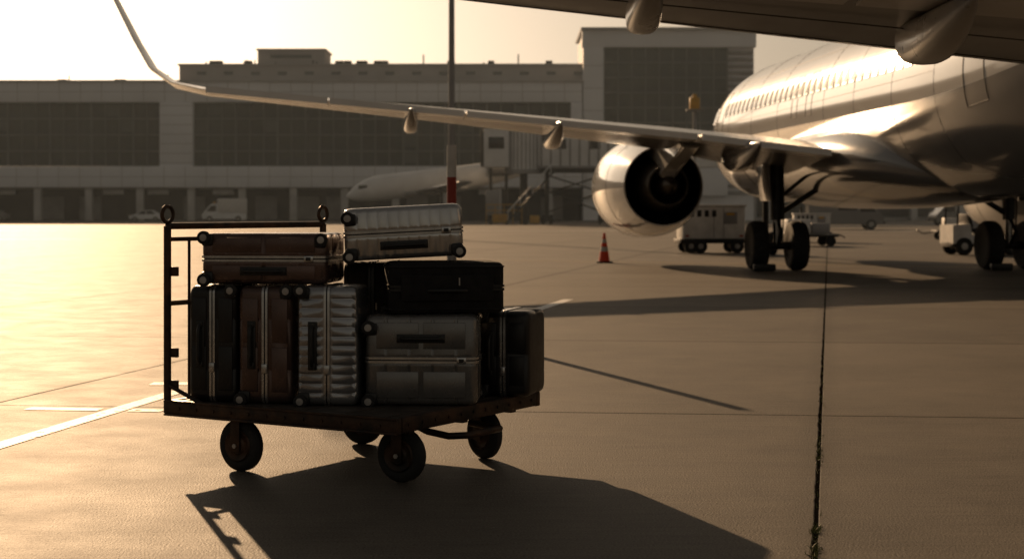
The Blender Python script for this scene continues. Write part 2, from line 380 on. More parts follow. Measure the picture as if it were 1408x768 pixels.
suitcase((-.335,8.30),9,.60,.38,.268,'Z','blackfab',None,handle=-.2,soft=True,seam='plastic',z=.817)
suitcase((-.56,8.36),4,.62,.42,.275,'Z','lsilver',.05,.006,.003,wheels=[(-1,.75),(1,-1),(-1,-1)],handle=-1,z=1.102,tilt=-3)
# ------------------------------------------------------------------ aircraft pieces
def foil(LE,TE,nrm,t,n=9):
    LE=Vector(LE);TE=Vector(TE);nrm=Vector(nrm).normalized(); up=[];lo=[]
    for i in range(n+1):
        c=.5*(1-math.cos(math.pi*i/n)); th=t*5*(.2969*math.sqrt(c)-.126*c-.3516*c*c+.2843*c**3-.1015*c**4)/1.0
        p=LE.lerp(TE,c); ch=(TE-LE).length
        up.append(p+nrm*(th*ch*1.1+.004)); lo.append(p-nrm*(th*ch*.8+.004))
    return up+lo[::-1]
def wing(bm,secs,mir=False):
    rings=[]
    for LE,TE,nr,t in secs:
        if mir: LE=(-LE[0],*LE[1:]);TE=(-TE[0],*TE[1:]);nr=(-nr[0],*nr[1:])
        rings.append(foil(LE,TE,nr,t))
    loft(bm,rings)
def canoe(bm,x,y0,y1,z,w_,h_,mir=1):
    rings=[]; n=18
    for i in range(n+1):
        t=i/n; r=max(.02,(math.sin(math.pi*min(1,t**.8*.98+.01)))**.62); y=y0+(y1-y0)*t
        zc=z-h_*.35*math.sin(math.pi*t**.9)-.0+(.06*t)
        R=[]
        for k in range(20):
            a=2*math.pi*k/20; ca,sa=math.cos(a),math.sin(a); e=.65
            R.append(Vector((mir*x+w_/2*r*math.copysign(abs(ca)**e,ca),y,zc+h_/2*r*math.copysign(abs(sa)**e,sa))))
        rings.append(R)
    loft(bm,rings)
def wheel(t,x,y,R,wd,rub='tyre'):
    m4=T((x,y,R),rz=rad(90)); b=t.b(rub,'rubber'); h=wd/2
    lathe(b,[(-h*.8,R*.5),(-h,R*.72),(-h*.9,R*.9),(-h*.55,R*.985),(-h*.3,R),(-h*.28,R*.985),(-h*.02,R),(h*.02,R),(h*.28,R*.985),(h*.3,R),(h*.55,R*.985),(h*.9,R*.9),(h,R*.72),(h*.8,R*.5)],m4,40)
    hb=t.b('wheel_hub','hub'); lathe(hb,[(-h*.7,R*.12),(-h*.72,R*.3),(-h*.5,R*.5),(h*.5,R*.5),(h*.72,R*.3),(h*.7,R*.12)],m4,24)
def airliner():
    a=Thing('airliner',(8.75,36.7,0),rad(4.5))
    keys=[(15.3,.04,.04,3.0),(15.05,.42,.4,3.02),(14.5,.85,.8,3.1),(13.6,1.27,1.25,3.27),(12.4,1.65,1.65,3.44),(10.9,1.9,1.9,3.56),(9.2,1.98,1.99,3.6),(5,1.98,2.0,3.6),(0,1.98,2.0,3.6),(-4,1.98,2.0,3.6),(-8,1.97,1.98,3.62),(-11,1.8,1.8,3.8),(-14,1.35,1.35,4.2),(-17,.75,.8,4.7),(-18.8,.3,.35,5.0),(-19.3,.1,.12,5.08)]
    ks=crom(keys,6)
    def arc(y,rx,rz,zc,a0,a1,n): return [Vector((rx*math.sin(t),y,zc+rz*math.cos(t))) for t in [a0+(a1-a0)*i/n for i in range(n+1)]]
    ac=rad(97)
    up=a.b('fuselage_upper','white'); lo=a.b('fuselage_lower','agrey')
    loft(up,[arc(*(k[0],k[1],k[2],k[3]),-ac,ac,40) for k in ks],cap=False,closed=False)
    loft(lo,[arc(*(k[0],k[1],k[2],k[3]),ac,2*math.pi-ac,30) for k in ks],cap=False,closed=False)
    def surf(y,ang,off=0):
        for k0,k1 in zip(ks,ks[1:]):
            if k1[0]<=y<=k0[0]:
                t=(y-k0[0])/(k1[0]-k0[0]); rx,rz,zc=[k0[i]+(k1[i]-k0[i])*t for i in (1,2,3)]; break
        return Vector(((rx+off)*math.sin(ang),y,zc+(rz+off)*math.cos(ang)))
    wn=a.b('cabin_windows','awin'); wf=a.b('window_frames','agrey')
    for sn in (-1,1):
        for i in range(44):
            y=11.3-i*.52
            if abs(y-9.9)<.6 or y<-10.3: continue
            p=surf(y,sn*rad(72),.001); R=Matrix.Rotation(sn*rad(-18),4,'Y')
            box(wf,p,(.012,.29,.42),.005,R,1); box(wn,p+Vector((sn*.006,0,0)),(.012,.22,.33),.005,R,1)
    ln=a.b('door_outlines','line')
    def door(y0,y1,a0,a1,sn,r=.012):
        n=10; P=[surf(y0,sn*(a0+(a1-a0)*i/n),.0) for i in range(n+1)]+[surf(y1,sn*(a1+(a0-a1)*i/n),.0) for i in range(n+1)]
        tube(ln,P+[P[0]],r,6)
    for sn in (-1,1):
        door(9.45,10.35,rad(55),rad(108),sn); door(-9.6,-10.4,rad(55),rad(108),sn); door(1.6,1.1,rad(62),rad(92),sn,.008); door(.3,-.2,rad(62),rad(92),sn,.008)
        door(6.8,8.2,rad(105),rad(140),sn)
    for y in (8.6,5.8,3,-1.2,-3.5,-6,-8.3,):
        tube(ln,[surf(y,rad(g),-.004) for g in range(-140,141,5)],.009,5)
    for sn in (-1,1):
        for g in (48,84): tube(ln,[surf(8.9-i*.9,sn*rad(g),-.004) for i in range(20)],.007,5)
    cg=a.b('cockpit_glass','awin')
    for g in (-62,-38,-13,13,38,62):
        p=surf(13.45-.4*abs(g)/62,rad(g),.0); box(cg,p,(.5,.42,.05),.02,Matrix.Rotation(rad(g),4,'Y')@Matrix.Rotation(rad(-28),4,'X'),1)
    fb=a.b('belly_fairing','agrey')
    fk=crom([(6.6,.3,.1,2.0),(6.0,1.2,.5,2.1),(4.8,1.85,.85,2.3),(3,2.2,1.05,2.46),(0,2.3,1.1,2.5),(-2.5,2.25,1.06,2.48),(-4.5,1.95,.85,2.35),(-6.0,1.3,.5,2.1),(-6.8,.4,.12,1.95)],5)
    loft(fb,[[Vector((k[1]*math.cos(t),k[0],k[3]+k[2]*math.sin(t))) for t in [2*math.pi*i/40 for i in range(40)]] for k in fk])
    secs=[((-.8,4.6,2.35),(-.8,-3.3,2.38),(0,0,1),.13),((-2.2,3.85,2.58),(-2.2,-3.15,2.55),(.05,0,1),.125),((-5.2,2.25,3.02),(-5.2,-2.6,2.93),(.06,0,1),.11),
          ((-10.5,-.45,3.42),(-10.5,-3.55,3.36),(.06,0,1),.10),((-15.2,-2.85,3.74),(-15.2,-4.4,3.72),(.07,0,1),.10),
          ((-15.75,-3.2,3.84),(-15.75,-4.6,3.83),(.35,0,1),.09),((-16.15,-3.55,4.12),(-16.15,-4.8,4.12),(.8,0,.7),.085),((-16.4,-3.9,4.6),(-16.4,-5.0,4.6),(1,0,.35),.08),((-16.85,-4.6,5.6),(-16.85,-5.35,5.6),(1,0,.3),.08),((-17.15,-5.15,6.4),(-17.15,-5.6,6.4),(1,0,.3),.08)]
    wb=a.b('wings','wingsk')
    for mi in (False,True): wing(wb,secs,mi)
    fl=a.b('flaps','flap')  # trailing-edge slabs, rim light painted in by their pale colour
    def at(x,f,lz):
        for s0,s1 in zip(secs,secs[1:]):
            if s1[0][0]<=x<=s0[0][0]:
                t=(x-s0[0][0])/(s1[0][0]-s0[0][0]); LE=Vector(s0[0]).lerp(Vector(s1[0]),t); TE=Vector(s0[1]).lerp(Vector(s1[1]),t); p=LE.lerp(TE,f); p.z+=lz; return p
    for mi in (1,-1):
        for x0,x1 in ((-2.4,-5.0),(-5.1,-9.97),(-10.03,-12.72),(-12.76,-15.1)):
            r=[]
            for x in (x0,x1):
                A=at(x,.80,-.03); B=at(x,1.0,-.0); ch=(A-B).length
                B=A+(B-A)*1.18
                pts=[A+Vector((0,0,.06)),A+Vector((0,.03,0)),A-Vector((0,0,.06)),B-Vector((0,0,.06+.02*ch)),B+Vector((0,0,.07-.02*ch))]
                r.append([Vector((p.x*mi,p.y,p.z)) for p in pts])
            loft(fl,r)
        cn=a.b('flap_track_fairings','agrey')
        for x,l in ((-4.0,1.3),(-8.1,1.1),(-11.1,.95)):
            TE=at(x,1,0); canoe(cn,x,TE.y+2.0*l,TE.y-.75*l,TE.z-.12,.32*l,.45*l,mi)
    for mi in (1,-1):
        m4=T((-5.0*mi,0,1.95))
        n=a.b('nacelle','nacelle')
        lathe(n,[(k[0],k[1]) for k in crom([(6.15,1.17),(5.6,1.25),(4.7,1.28),(3.8,1.25),(3.0,1.16),(2.3,1.04),(1.9,.96)],5)]+[(1.9,.93),(2.2,.94)],m4,56,True)
        l=a.b('intake_lip','lip'); lathe(l,[(6.15,1.172),(6.3,1.14),(6.38,1.08),(6.35,1.02),(6.2,.98),(6.0,.96)],m4,56,True)
        d=a.b('ducts','duct_dark'); lathe(d,[(6.0,.96),(5.3,.98),(5.25,.3),(5.5,.05)],m4,40,True); lathe(d,[(2.2,.94),(3.2,.93),(3.3,.5)],m4,40,True)
        c=a.b('core_cowl','core'); lathe(c,[(3.3,.74),(2.6,.70),(1.9,.60),(1.25,.48),(1.25,.44),(1.9,.42)],m4,40,True)
        sd=a.b('ducts','duct_dark'); lathe(sd,[(1.9,.42),(1.95,.1)],m4,32,True)
        pl=a.b('exhaust_plug','core'); lathe(pl,[(1.9,.30),(1.4,.26),(1.0,.18),(.75,.06),(.7,.02)],m4,28)
        fb2=a.b('fan_cowl_seam','line')
        for yy in (4.9,3.3): lathe(fb2,[(yy-.006,1.0),(yy-.006,1.283 if yy>4 else 1.205),(yy+.006,1.283 if yy>4 else 1.205),(yy+.006,1.0)],m4,56)
        py=a.b('pylon','nacelle')
        poly=[(5.3,3.1),(4.2,3.36),(2.4,3.3),(1.4,3.05),(-1.4,2.85),(-1.6,2.72),(0,2.45),(1.0,2.3),(1.2,2.1),(2.2,2.3),(3.5,2.9)]
        t=bmesh.new(); loft(t,[[Vector((x,p,q)) for p,q in poly] for x in (-5.0*mi-.2,-5.0*mi+.2)])
        bmesh.ops.bevel(t,geom=t.edges[:],offset=.05,segments=2,affect='EDGES'); merge(py,t)
        box(py,(-5.0*mi+mi*.98,4.6,2.85),(.4,1.0,.03),.008,Matrix.Rotation(rad(-40*mi),4,'Y'))
    for mi in (1,-1):
        x=-2.72*mi; g=a.b('gear_legs','darkmetal'); gl=a.b('oleo','alu')
        cyl(g,(x,0,1.15),(x+.0,.0,3.0),.14,.17); cyl(gl,(x,0,.55),(x,0,1.2),.085); cyl(g,(x-.55,0,.56),(x+.55,0,.56),.09)
        cyl(g,(x,0,1.25),(x+mi*1.6,.1,2.25),.065); cyl(g,(x,0,1.6),(x+mi*1.1,-.1,2.5),.045)
        cyl(g,(x,.0,1.3),(x,1.3,2.7),.06)
        tube(g,[(x,-.12,1.15),(x,-.42,.88),(x,-.12,.6)],.04,8)
        tube(g,[(x+.1,-.15,2.6),(x+.12,-.17,1.4),(x+.1,-.12,.7)],.02,6); tube(g,[(x-.1,-.15,2.6),(x-.14,-.17,1.6),(x-.1,-.12,.7)],.015,6)
        dr=a.b('gear_doors','agrey'); box(dr,(x-mi*.3,.05,2.2),(.045,1.0,1.25),.015,Matrix.Rotation(rad(-6*mi),4,'Y'))
        for s in (-.46,.46): wheel(a,x+s,0,.565,.40)
        ch=a.b('wheel_chocks','darkmetal'); box(ch,(x-.46,-.72,.09),(.5,.16,.16),.03); 
    g=a.b('gear_legs','darkmetal'); cyl(g,(0,12.4,.4),(0,12.4,1.9),.09); 
    for s in (-.22,.22): wheel(a,s,12.4,.36,.2)
    tb=a.b('tailplane','wingsk')
    for mi in (False,True): wing(tb,[((-.3,-14.2,4.7),(-.3,-18,4.7),(0,0,1),.1),((-6.8,-17.3,5.4),(-6.8,-18.9,5.4),(0,0,1),.1)],mi)
    fn=a.b('fin','white'); wing(fn,[((0,-11,5.3),(0,-17.8,5.3),(1,0,0),.1),((0,-16.6,12),(0,-19.4,12),(1,0,0),.1)])
    cyl(a.b('beacon','red'),(0,1,5.58),(0,1,5.72),.08,.05); an=a.b('antenna','white'); prism(an,[(3.4,5.55),(3,5.95),(2.75,5.95),(2.8,5.55)],-.02,.02)
    a.done(35)
airliner()
def airliner2():
    a=Thing('airliner',(13.5,15,0),0)
    ks=crom([(13,.05,.05,2.5),(12.6,.5,.5,2.5),(11.5,1.0,1.0,2.6),(9.5,1.38,1.38,2.7),(4,1.4,1.4,2.7),(-6,1.4,1.4,2.7),(-9,1.1,1.1,2.95),(-13,.2,.2,3.6)],6)
    f=a.b('fuselage','white'); loft(f,[[Vector((k[1]*math.cos(t),k[0],k[3]+k[2]*math.sin(t))) for t in [2*math.pi*i/40 for i in range(40)]] for k in ks])
    wn=a.b('cabin_windows','awin')
    for sn in (-1,1):
        for i in range(26): box(wn,(sn*1.372,8-i*.55,3.0),(.03,.22,.32),.006)
    secs=[((-.6,2.8,2.15),(-.6,-3.0,2.15),(0,0,1),.13),((-1.4,2.4,2.2),(-1.4,-2.8,2.2),(0,0,1),.13),((-7.5,.45,2.74),(-7.5,-3.3,2.78),(.06,0,1),.12),((-13.5,-1.45,3.13),(-13.5,-3.6,3.15),(.06,0,1),.11),((-17.5,-2.8,3.4),(-17.5,-4.0,3.42),(.06,0,1),.1)]
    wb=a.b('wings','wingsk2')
    for mi in (False,True): wing(wb,secs,mi)
    def at(x,f):
        for s0,s1 in zip(secs,secs[1:]):
            if s1[0][0]<=x<=s0[0][0]:
                t=(x-s0[0][0])/(s1[0][0]-s0[0][0]); return Vector(s0[0]).lerp(Vector(s1[0]),t).lerp(Vector(s0[1]).lerp(Vector(s1[1]),t),f)
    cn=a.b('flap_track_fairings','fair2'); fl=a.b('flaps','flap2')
    for mi in (1,-1):
        for x,l in ((-5.6,1.2),(-10.25,.95),(-12.5,.75)):
            TE=at(x,1); canoe(cn,x,TE.y+1.9*l,TE.y-.35*l,TE.z-.16,.34*l,.40*l,mi)
        for x0,x1 in ((-2,-7.4),(-7.5,-10.9),(-11,-14),(-14.1,-17)):
            r=[]
            for x in (x0,x1):
                A=at(x,.80);B=at(x,1.0);B=A+(B-A)*1.2
                r.append([Vector((p.x*mi,p.y,p.z)) for p in (A+Vector((0,0,.04)),A-Vector((0,0,.085)),B-Vector((0,0,.06)),B+Vector((0,0,.0)))])
            loft(fl,r)
        g=a.b('gear_legs','darkmetal'); cyl(g,(-2*mi,-1,.45),(-2*mi,-1,2.2),.12)
        for s in (-.3,.3): wheel(a,-2*mi+s,-1,.45,.3)
    pl=a.b('wing_panel_gaps','line')
    for f_,dz in ((.22,.16),(.62,.17)):
        tube(pl,[at(x,f_)-Vector((0,0,dz*abs(at(x,0).y-at(x,1).y)/3.0*.9)) for x in (-3,-5,-7.5,-10,-13.5,-16.5)],.006,5)
    g=a.b('gear_legs','darkmetal'); cyl(g,(0,10,.35),(0,10,1.6),.09)
    for s in (-.2,.2): wheel(a,s,10,.32,.18)
    wing(a.b('fin','white'),[((0,-7,4.0),(0,-11.5,4.0),(1,0,0),.1),((0,-11,8),(0,-13,8),(1,0,0),.1)])
    a.done(35)
airliner2()
def regional():
    a=Thing('regional_jet',(-9.9,176,0),rad(98))
    ks=crom([(8.3,.05,.05,3.0),(8.0,.4,.38,3.05),(7.1,.85,.9,3.35),(5.6,1.25,1.3,3.75),(3.5,1.38,1.4,4.0),(-4,1.38,1.4,4.9),(-10,1.1,1.1,6.0),(-15,.4,.45,7.2)],6)
    f=a.b('fuselage','bridge'); loft(f,[[Vector((k[1]*math.cos(t),k[0],k[3]+k[2]*math.sin(t))) for t in [2*math.pi*i/36 for i in range(36)]] for k in ks])
    g=a.b('cockpit_glass','awin')
    for s in (-1,1):
        box(g,(s*.86,6.5,3.95),(.3,1.0,.42),.06,Matrix.Rotation(rad(16*s),4,'Z'))
    st=a.b('wing_root_stripe','agrey')
    for s in (-1,1): box(st,(s*1.32,-1.5,3.55),(.25,7,.5),.1,Matrix.Rotation(rad(-6),4,'X'))
    wb=a.b('wings','wingsk')
    for mi in (False,True): wing(wb,[((-1,1,3.4),(-1,-3.5,3.6),(0,0,1),.12),((-10,-3,4.4),(-10,-4.5,4.4),(0,0,1),.1)],mi)
    wing(a.b('fin','agrey'),[((0,-9,6.3),(0,-14,7),(1,0,0),.1),((0,-13,9),(0,-15.6,9),(1,0,0),.1)])
    for mi in (-1,1): lathe(a.b('engines','agrey'),[(-7,.5),(-7.2,.75),(-9,.8),(-10.5,.5)],T((1.9*mi,0,6.0)),24)
    g=a.b('gear_legs','darkmetal')
    for x,y in ((0,6),(-1.8,-2),(1.8,-2)):
        cyl(g,(x,y,.4),(x,y,3.4),.12); wheel(a,x-.2,y,.42,.25); wheel(a,x+.2,y,.42,.25)
    a.done(35)
regional()
# ------------------------------------------------------------------ terminal
def terminal():
    t=Thing('airport_terminal',(0,228,0))
    P=t.b('facade_panels','panel'); G=t.b('glazing','glass'); Mu=t.b('mullions','mull'); D=t.b('undercroft','dark'); C=t.b('columns','conc'); R=t.b('roof_block','panel2'); J=t.b('panel_joints','jline')
    x0,x1=-150,10
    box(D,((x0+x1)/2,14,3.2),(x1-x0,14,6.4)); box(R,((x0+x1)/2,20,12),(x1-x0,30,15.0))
    box(P,((x0+x1)/2,2.0,18.3),(x1-x0,4.0,2.9),.05); box(P,((x0+x1)/2,1.8,6.2),(x1-x0,4.4,3.0),.05)
    box(C,((x0+x1)/2,1.9,19.85),(x1-x0+.4,4.6,.22))
    wins=[(-150,-101),(-96,-50.2),(-45.5,8.4)]
    for i,(a,b) in enumerate(wins):
        box(G,((a+b)/2,1.2,12.25),(b-a,.3,9.3))
        n=int((b-a)/1.95)
        for k in range(n+1): box(Mu,(a+(b-a)*k/n,.98,12.25),(.16 if k%3 else .26,.16,9.2))
        for z in (7.75,9.9,12.2,14.5,16.8): box(Mu,((a+b)/2,.92,z),(b-a,.18,.2))
        bl=t.b('blinds','blind')
        for k in range(n):
            for z in (8.85,11.05,13.35,15.65):
                if random.random()<.08: box(bl,(a+(b-a)*(k+.5)/n,1.03,z+random.uniform(0,.4)),(1.7,.03,1.7))
    for a,b in ((-101,-96),(-50.2,-45.5),(8.4,10)): box(P,((a+b)/2,.9,12.25),(b-a,2.2,9.1),.04)
    for k in range(54): box(J,(x0+3*k+1.5,-.012,18.3),(.06,.02,2.8)); box(J,(x0+3*k+1.5,-.412,6.2),(.06,.02,2.9))
    for k in range(7): 
        for xx in (-47.85,-98.5): box(J,(xx,-.212,8.2+k*1.35),(4.6,.02,.06))
    box(J,((x0+x1)/2,-.012,18.3),(x1-x0,.02,.06)); box(J,((x0+x1)/2,-.412,6.2),(x1-x0,.02,.06))
    for k in range(22):
        x=-148+k*7.3; box(C,(x,.6,2.35),(1.0,1.0,4.7),.05)
    for k in range(30):
        x=-147+k*5.3+random.uniform(-1,1)
        if random.random()<.6: box(t.b('dock_doors','bridge2'),(x,6.9,1.8),(3.2,.2,3.4),.03)
        elif random.random()<.6: box(t.b('dock_signs','bridge'),(x,2.4,4.1),(3,.2,.7),.03)
    box(R,(-19,12,21.0),(58.5,16,3.0)); box(R,(-19,12,22.55),(59,16.5,.25))
    for k in range(15): box(Mu,(-45+k*3.9,3.96,21.3),(1.3,.1,.5))
    box(R,(-32.3,10,23.7),(9.8,8,2.3)); box(R,(-32.3,10,24.95),(10.2,8.4,.22)); box(Mu,(-32.3,5.95,23.9),(6,.1,.5))
    rt=t.b('roof_plant','darkmetal')
    for k in range(26):
        x=random.uniform(-70,6); z0=22.6 if -47<x<9 else 19.9; h=random.uniform(.4,1.8)
        if random.random()<.5: cyl(rt,(x,6,z0),(x,6,z0+h),.1,seg=8)
        else: box(rt,(x,7,z0+.35),(random.uniform(.6,1.6),1.2,.8),.03)
    box(P,(22.4,10,13.4),(24.4,18,26.8)); box(P,(22.4,.7,25.9),(24.8,1.6,2.5),.05); box(P,(11.6,.6,14),(2.9,1.5,21.3),.05)
    box(G,(21.9,.7,17),(17.6,.4,15.2)); box(P,(21.9,.4,6.4),(17.6,1.6,5.8),.05)
    for k in range(10): box(Mu,(13.2+k*1.95,.42,17),(.18,.2,15.1))
    for k in range(8): box(Mu,(21.9,.38,9.6+k*2.15),(17.6,.2,.2))
    for k in range(24): box(t.b('louvres','bridge2'),(32.7,.7,4+k*.95),(3.6,.5,.45),.02)
    box(C,(22.4,9,27.25),(25.2,20,.3))
    for k in range(6): box(J,(11.6,-.165,6+k*3.2),(2.8,.02,.06))
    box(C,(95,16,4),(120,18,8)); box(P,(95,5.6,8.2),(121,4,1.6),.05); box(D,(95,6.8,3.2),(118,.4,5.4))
    for k in range(18): box(C,(38+k*6.9,6,3.4),(.9,1.2,6.8))
    box(C,(170,40,7),(90,30,14)); box(C,(-200,30,6),(100,30,12))
    t.done(30)
terminal()
def jetbridge():
    t=Thing('jet_bridge',(0,165,0))
    W=t.b('tunnel_panels','bridge'); Gy=t.b('frame','bridge2'); D=t.b('steelwork','darkmetal'); Y=t.b('hazard_parts','yellow'); G=t.b('windows','vglass')
    box(W,(-1.6,0,7.8),(2.6,3.4,4.0),.15); box(G,(-1.6,-1.72,8.3),(1.6,.06,1.2),.02); box(Gy,(-1.6,0,9.95),(2.9,3.7,.3),.05); box(D,(-3.05,0,7.7),(.35,3.2,3.6),.1)
    cyl(W,(1.2,0,5.6),(1.2,0,10.2),1.75,seg=36); cyl(Gy,(1.2,0,10.2),(1.2,0,10.5),1.9,seg=36); cyl(Gy,(1.2,0,5.2),(1.2,0,5.6),1.9,seg=36)
    for i in range(14): 
        an=math.pi*(1+i/13); cyl(Gy,(1.2+1.78*math.cos(an),1.78*math.sin(an),5.6),(1.2+1.78*math.cos(an),1.78*math.sin(an),10.2),.07,seg=6)
    box(W,(6.8,.4,7.9),(8.2,3.0,4.0),.08); box(W,(14.5,.8,7.8),(9,2.5,3.3),.08); box(W,(22,1.2,7.7),(8,2.9,3.7),.08)
    for k in range(9): box(Gy,(3.0+k*.98,-1.17,7.9),(.16,.14,4.1),.02)
    for k in range(9): box(Gy,(10.8+k*.98,-.52,7.8),(.12,.12,3.3),.02)
    for z in (5.85,9.95): box(Gy,(6.8,-1.16,z),(8.3,.18,.25),.02)
    box(D,(6.8,.4,5.55),(8.4,2.6,.5),.05)
    for x,w_ in ((5,1.1),(8.5,1.1)): box(G,(x,-1.13,8.2),(w_,.04,1.0))
    for x in (3.6,9.4):
        for y in (-1,1.8): cyl(D,(x,y,.3),(x,y,5.5),.22)
        box(D,(x,.4,2.8),(.3,2.9,.3)); box(D,(x,.4,.55),(.5,3.2,.6),.05)
    for k in range(2): 
        cyl(D,(3.6,-1.0,1.2+k*2),(9.4,-1.0,3.4+k*1.6),.08); cyl(D,(9.4,-1.0,1.2+k*2),(3.6,-1.0,3.4+k*1.6),.08)
    for x in (3.2,4.0,9,9.8): wheel(t,x,-1.1,.5,.35)
    cyl(D,(1.2,0,0),(1.2,0,5.3),.4); box(Gy,(17.8,.8,3),(.8,.8,6),.05)
    for k in range(16): box(Gy,(-.2+k*.29,-2.4,.4+k*.32),(.32,1.0,.06))
    for y in (-2.9,-1.9):
        cyl(D,(-.5,y,.2),(4.4,y,5.5),.09); cyl(W,(-.5,y,1.2),(4.4,y,6.5),.06)
        for k in range(8): cyl(W,(-.4+k*.62,y,.2+k*.68),(-.4+k*.62,y,1.3+k*.68),.035,seg=6)
    box(Y,(-1.2,-2,.6),(1.6,1.2,.9),.08); box(Y,(2.3,-2.8,.5),(1.0,1,.8),.08); box(Gy,(-2,-.5,2.2),(1.4,1.6,2.6),.06); cyl(D,(-2.2,0,0),(-2.2,0,6),.16); cyl(D,(-.6,0,0),(-.6,0,6),.16)
    for k in range(5): box(Y,(-2.6+k*.9,-2.9,1.0),(.07,.07,2)); 
    box(Y,(-.8,-2.9,2.0),(3.7,.07,.08)); box(Y,(-.8,-2.9,1.4),(3.7,.07,.08))
    t.done()
jetbridge()
# ------------------------------------------------------------------ poles, cone, vehicles
def mast():
    t=Thing('light_mast',(-2.83,75,0)); s=t.b('pole','bridge2'); cyl(s,(0,0,0),(0,0,16),.17,.12,seg=20); cyl(s,(0,0,0),(0,0,.5),.3,seg=20)
    box(s,(0,0,16),(1.9,.12,.12),.02)
    for x in (-.8,-.27,.27,.8): box(s,(x,-.1,16.12),(.4,.3,.22),.04,Matrix.Rotation(rad(25),4,'X')); box(t.b('lenses','lamp'),(x,-.25,16.03),(.32,.03,.16),.01,Matrix.Rotation(rad(25),4,'X'))
    t.done()
mast()
def post():
    t=Thing('marker_post',(-.66,17.5,0)); r=.052
    for a,b,m in ((.06,1.0,'bridge2'),(1.0,1.72,'red'),(1.72,2.07,'wpaint')): cyl(t.b('band_'+m,m),(0,0,a),(0,0,b),r,seg=24)
    lathe(t.b('base','rubber'),[(0,.2),(.03,.2),(.07,.08),(.09,.054)],T(rx=rad(90)),30)
    t.done()
post()
def cone():
    t=Thing('traffic_cone',(2.41,41.8,0)); 
    box(t.b('base','rubber'),(0,0,.02),(.42,.42,.04),.012)
    H=.78
    def rr(z): return .155-(.155-.028)*z/H
    for a,b,m in ((.04,.3,'orange'),(.3,.42,'wpaint'),(.42,.52,'orange'),(.52,.62,'wpaint'),(.62,.78,'orange')): cyl(t.b('cone_'+m,m),(0,0,a),(0,0,b),rr(a),rr(b),seg=28)
    t.done()
cone()
def beacon():
    t=Thing('warning_beacon',(13.7,120,0)); cyl(t.b('pole','bridge2'),(0,0,0),(0,0,9.0),.14,seg=12); box(t.b('housing','yellow'),(0,0,9.4),(.75,.5,.9),.08); cyl(t.b('lens','yellow'),(0,0,9.85),(0,0,10.1),.2,.15,seg=16); box(t.b('plate','bridge2'),(0,0,8.9),(1.3,.8,.1),.02); t.done()
beacon()
def gpu(loc,rz,w=2.2,l=1.3,h=1.05,name='ground_power_unit'):
    t=Thing(name,loc,rz); b=t.b('body','gse'); D=t.b('chassis','darkmetal')
    box(D,(0,0,.38),(w,l,.14),.02); box(b,(-.0,0,.45+h/2),(w*.92,l*.95,h),.05); box(b,(0,0,.47+h),(w*.96,l,.07),.02)
    for k in range(4): box(D,(-w*.33+k*w*.11,-l*.475-.006,.62+h*.62),(w*.06,.02,h*.2),.004)
    box(t.b('control_panel','bridge2'),(w*.24,-l*.475-.006,.6+h*.5),(w*.2,.02,h*.36),.01); box(t.b('controls','yellow'),(w*.24,-l*.475-.02,.6+h*.62),(w*.12,.012,.07),.003)
    for x in (-.01,.14*w): box(t.b('gaps','line'),(x,-l*.475-.002,.45+h/2),(.012,.012,h*.9))
    box(t.b('reflectors','red'),(-w*.4,-l*.475-.01,.55),(.12,.02,.06)); box(t.b('reflectors','red'),(w*.4,-l*.475-.01,.55),(.12,.02,.06))
    for x in (-w*.34,-w*.2,w*.34):
        for y in (-l*.45,l*.45):
            m4=T((x,y,.22)); lathe(t.b('tyres','rubber'),[(-.07,.08),(-.08,.18),(-.05,.22),(.05,.22),(.08,.18),(.07,.08)],m4,26); lathe(t.b('hubs','hub'),[(-.072,.02),(-.07,.1),(.07,.1),(.072,.02)],m4,20)
    tube(D,[(w*.5,0,.36),(w*.72,0,.32),(w*.85,0,.2)],.03); cyl(D,(-w*.25,.1,.45+h),(-w*.25,.1,.75+h),.05)
    t.done()
gpu((6.45,52,0),rad(4)); gpu((13.0,69.5,0),rad(-8),1.7,1.2,.75)
def tractor(loc,rz,sc=1):
    t=Thing('baggage_tractor',loc,rz); b=t.b('body','gse'); D=t.b('chassis','darkmetal')
    prism(b,[(-1.1,.35),(1.15,.35),(1.15,.8),(.95,.92),(.2,.95),(.1,.62),(-.5,.62),(-.55,.95),(-1.1,.92)],-.55,.55,'Y')
    box(D,(0,0,.33),(2.2,1.0,.16),.02); box(D,(-.25,0,.78),(.45,.9,.12),.04); box(D,(-.5,0,1.05),(.12,.9,.45),.04,Matrix.Rotation(rad(-10),4,'Y'))
    for x,y in ((-.95,-.5),(-.95,.5),(.35,-.5),(.35,.5)): cyl(D,(x,y,.9),(x+.06,y,1.75),.03,seg=8)
    box(b,(-.28,0,1.78),(1.55,1.12,.07),.03); box(t.b('windscreen','vglass'),(.38,0,1.35),(.02,.96,.6),.005)
    tube(D,[(.15,-.25,.9),(-.02,-.25,1.1)],.02,8); box(D,(.66,-.56,.62),(.6,.02,.25),.005)
    cyl(t.b('beacon','orange'),(-.3,0,1.81),(-.3,0,1.95),.06,seg=14); box(t.b('bumper','yellow'),(1.2,0,.42),(.1,1.1,.16),.03)
    for x in (-.75,.75):
        for y in (-.52,.52):
            m4=T((x,y,.27)); lathe(t.b('tyres','rubber'),[(-.09,.1),(-.1,.22),(-.06,.27),(.06,.27),(.1,.22),(.09,.1)],m4,28); lathe(t.b('hubs','hub'),[(-.095,.02),(-.09,.12),(.09,.12),(.095,.02)],m4,20)
    t.done()
tractor((14.5,49.5,0),rad(6))
gpu((16.0,51.5,0),rad(0),1.5,1.3,.9)
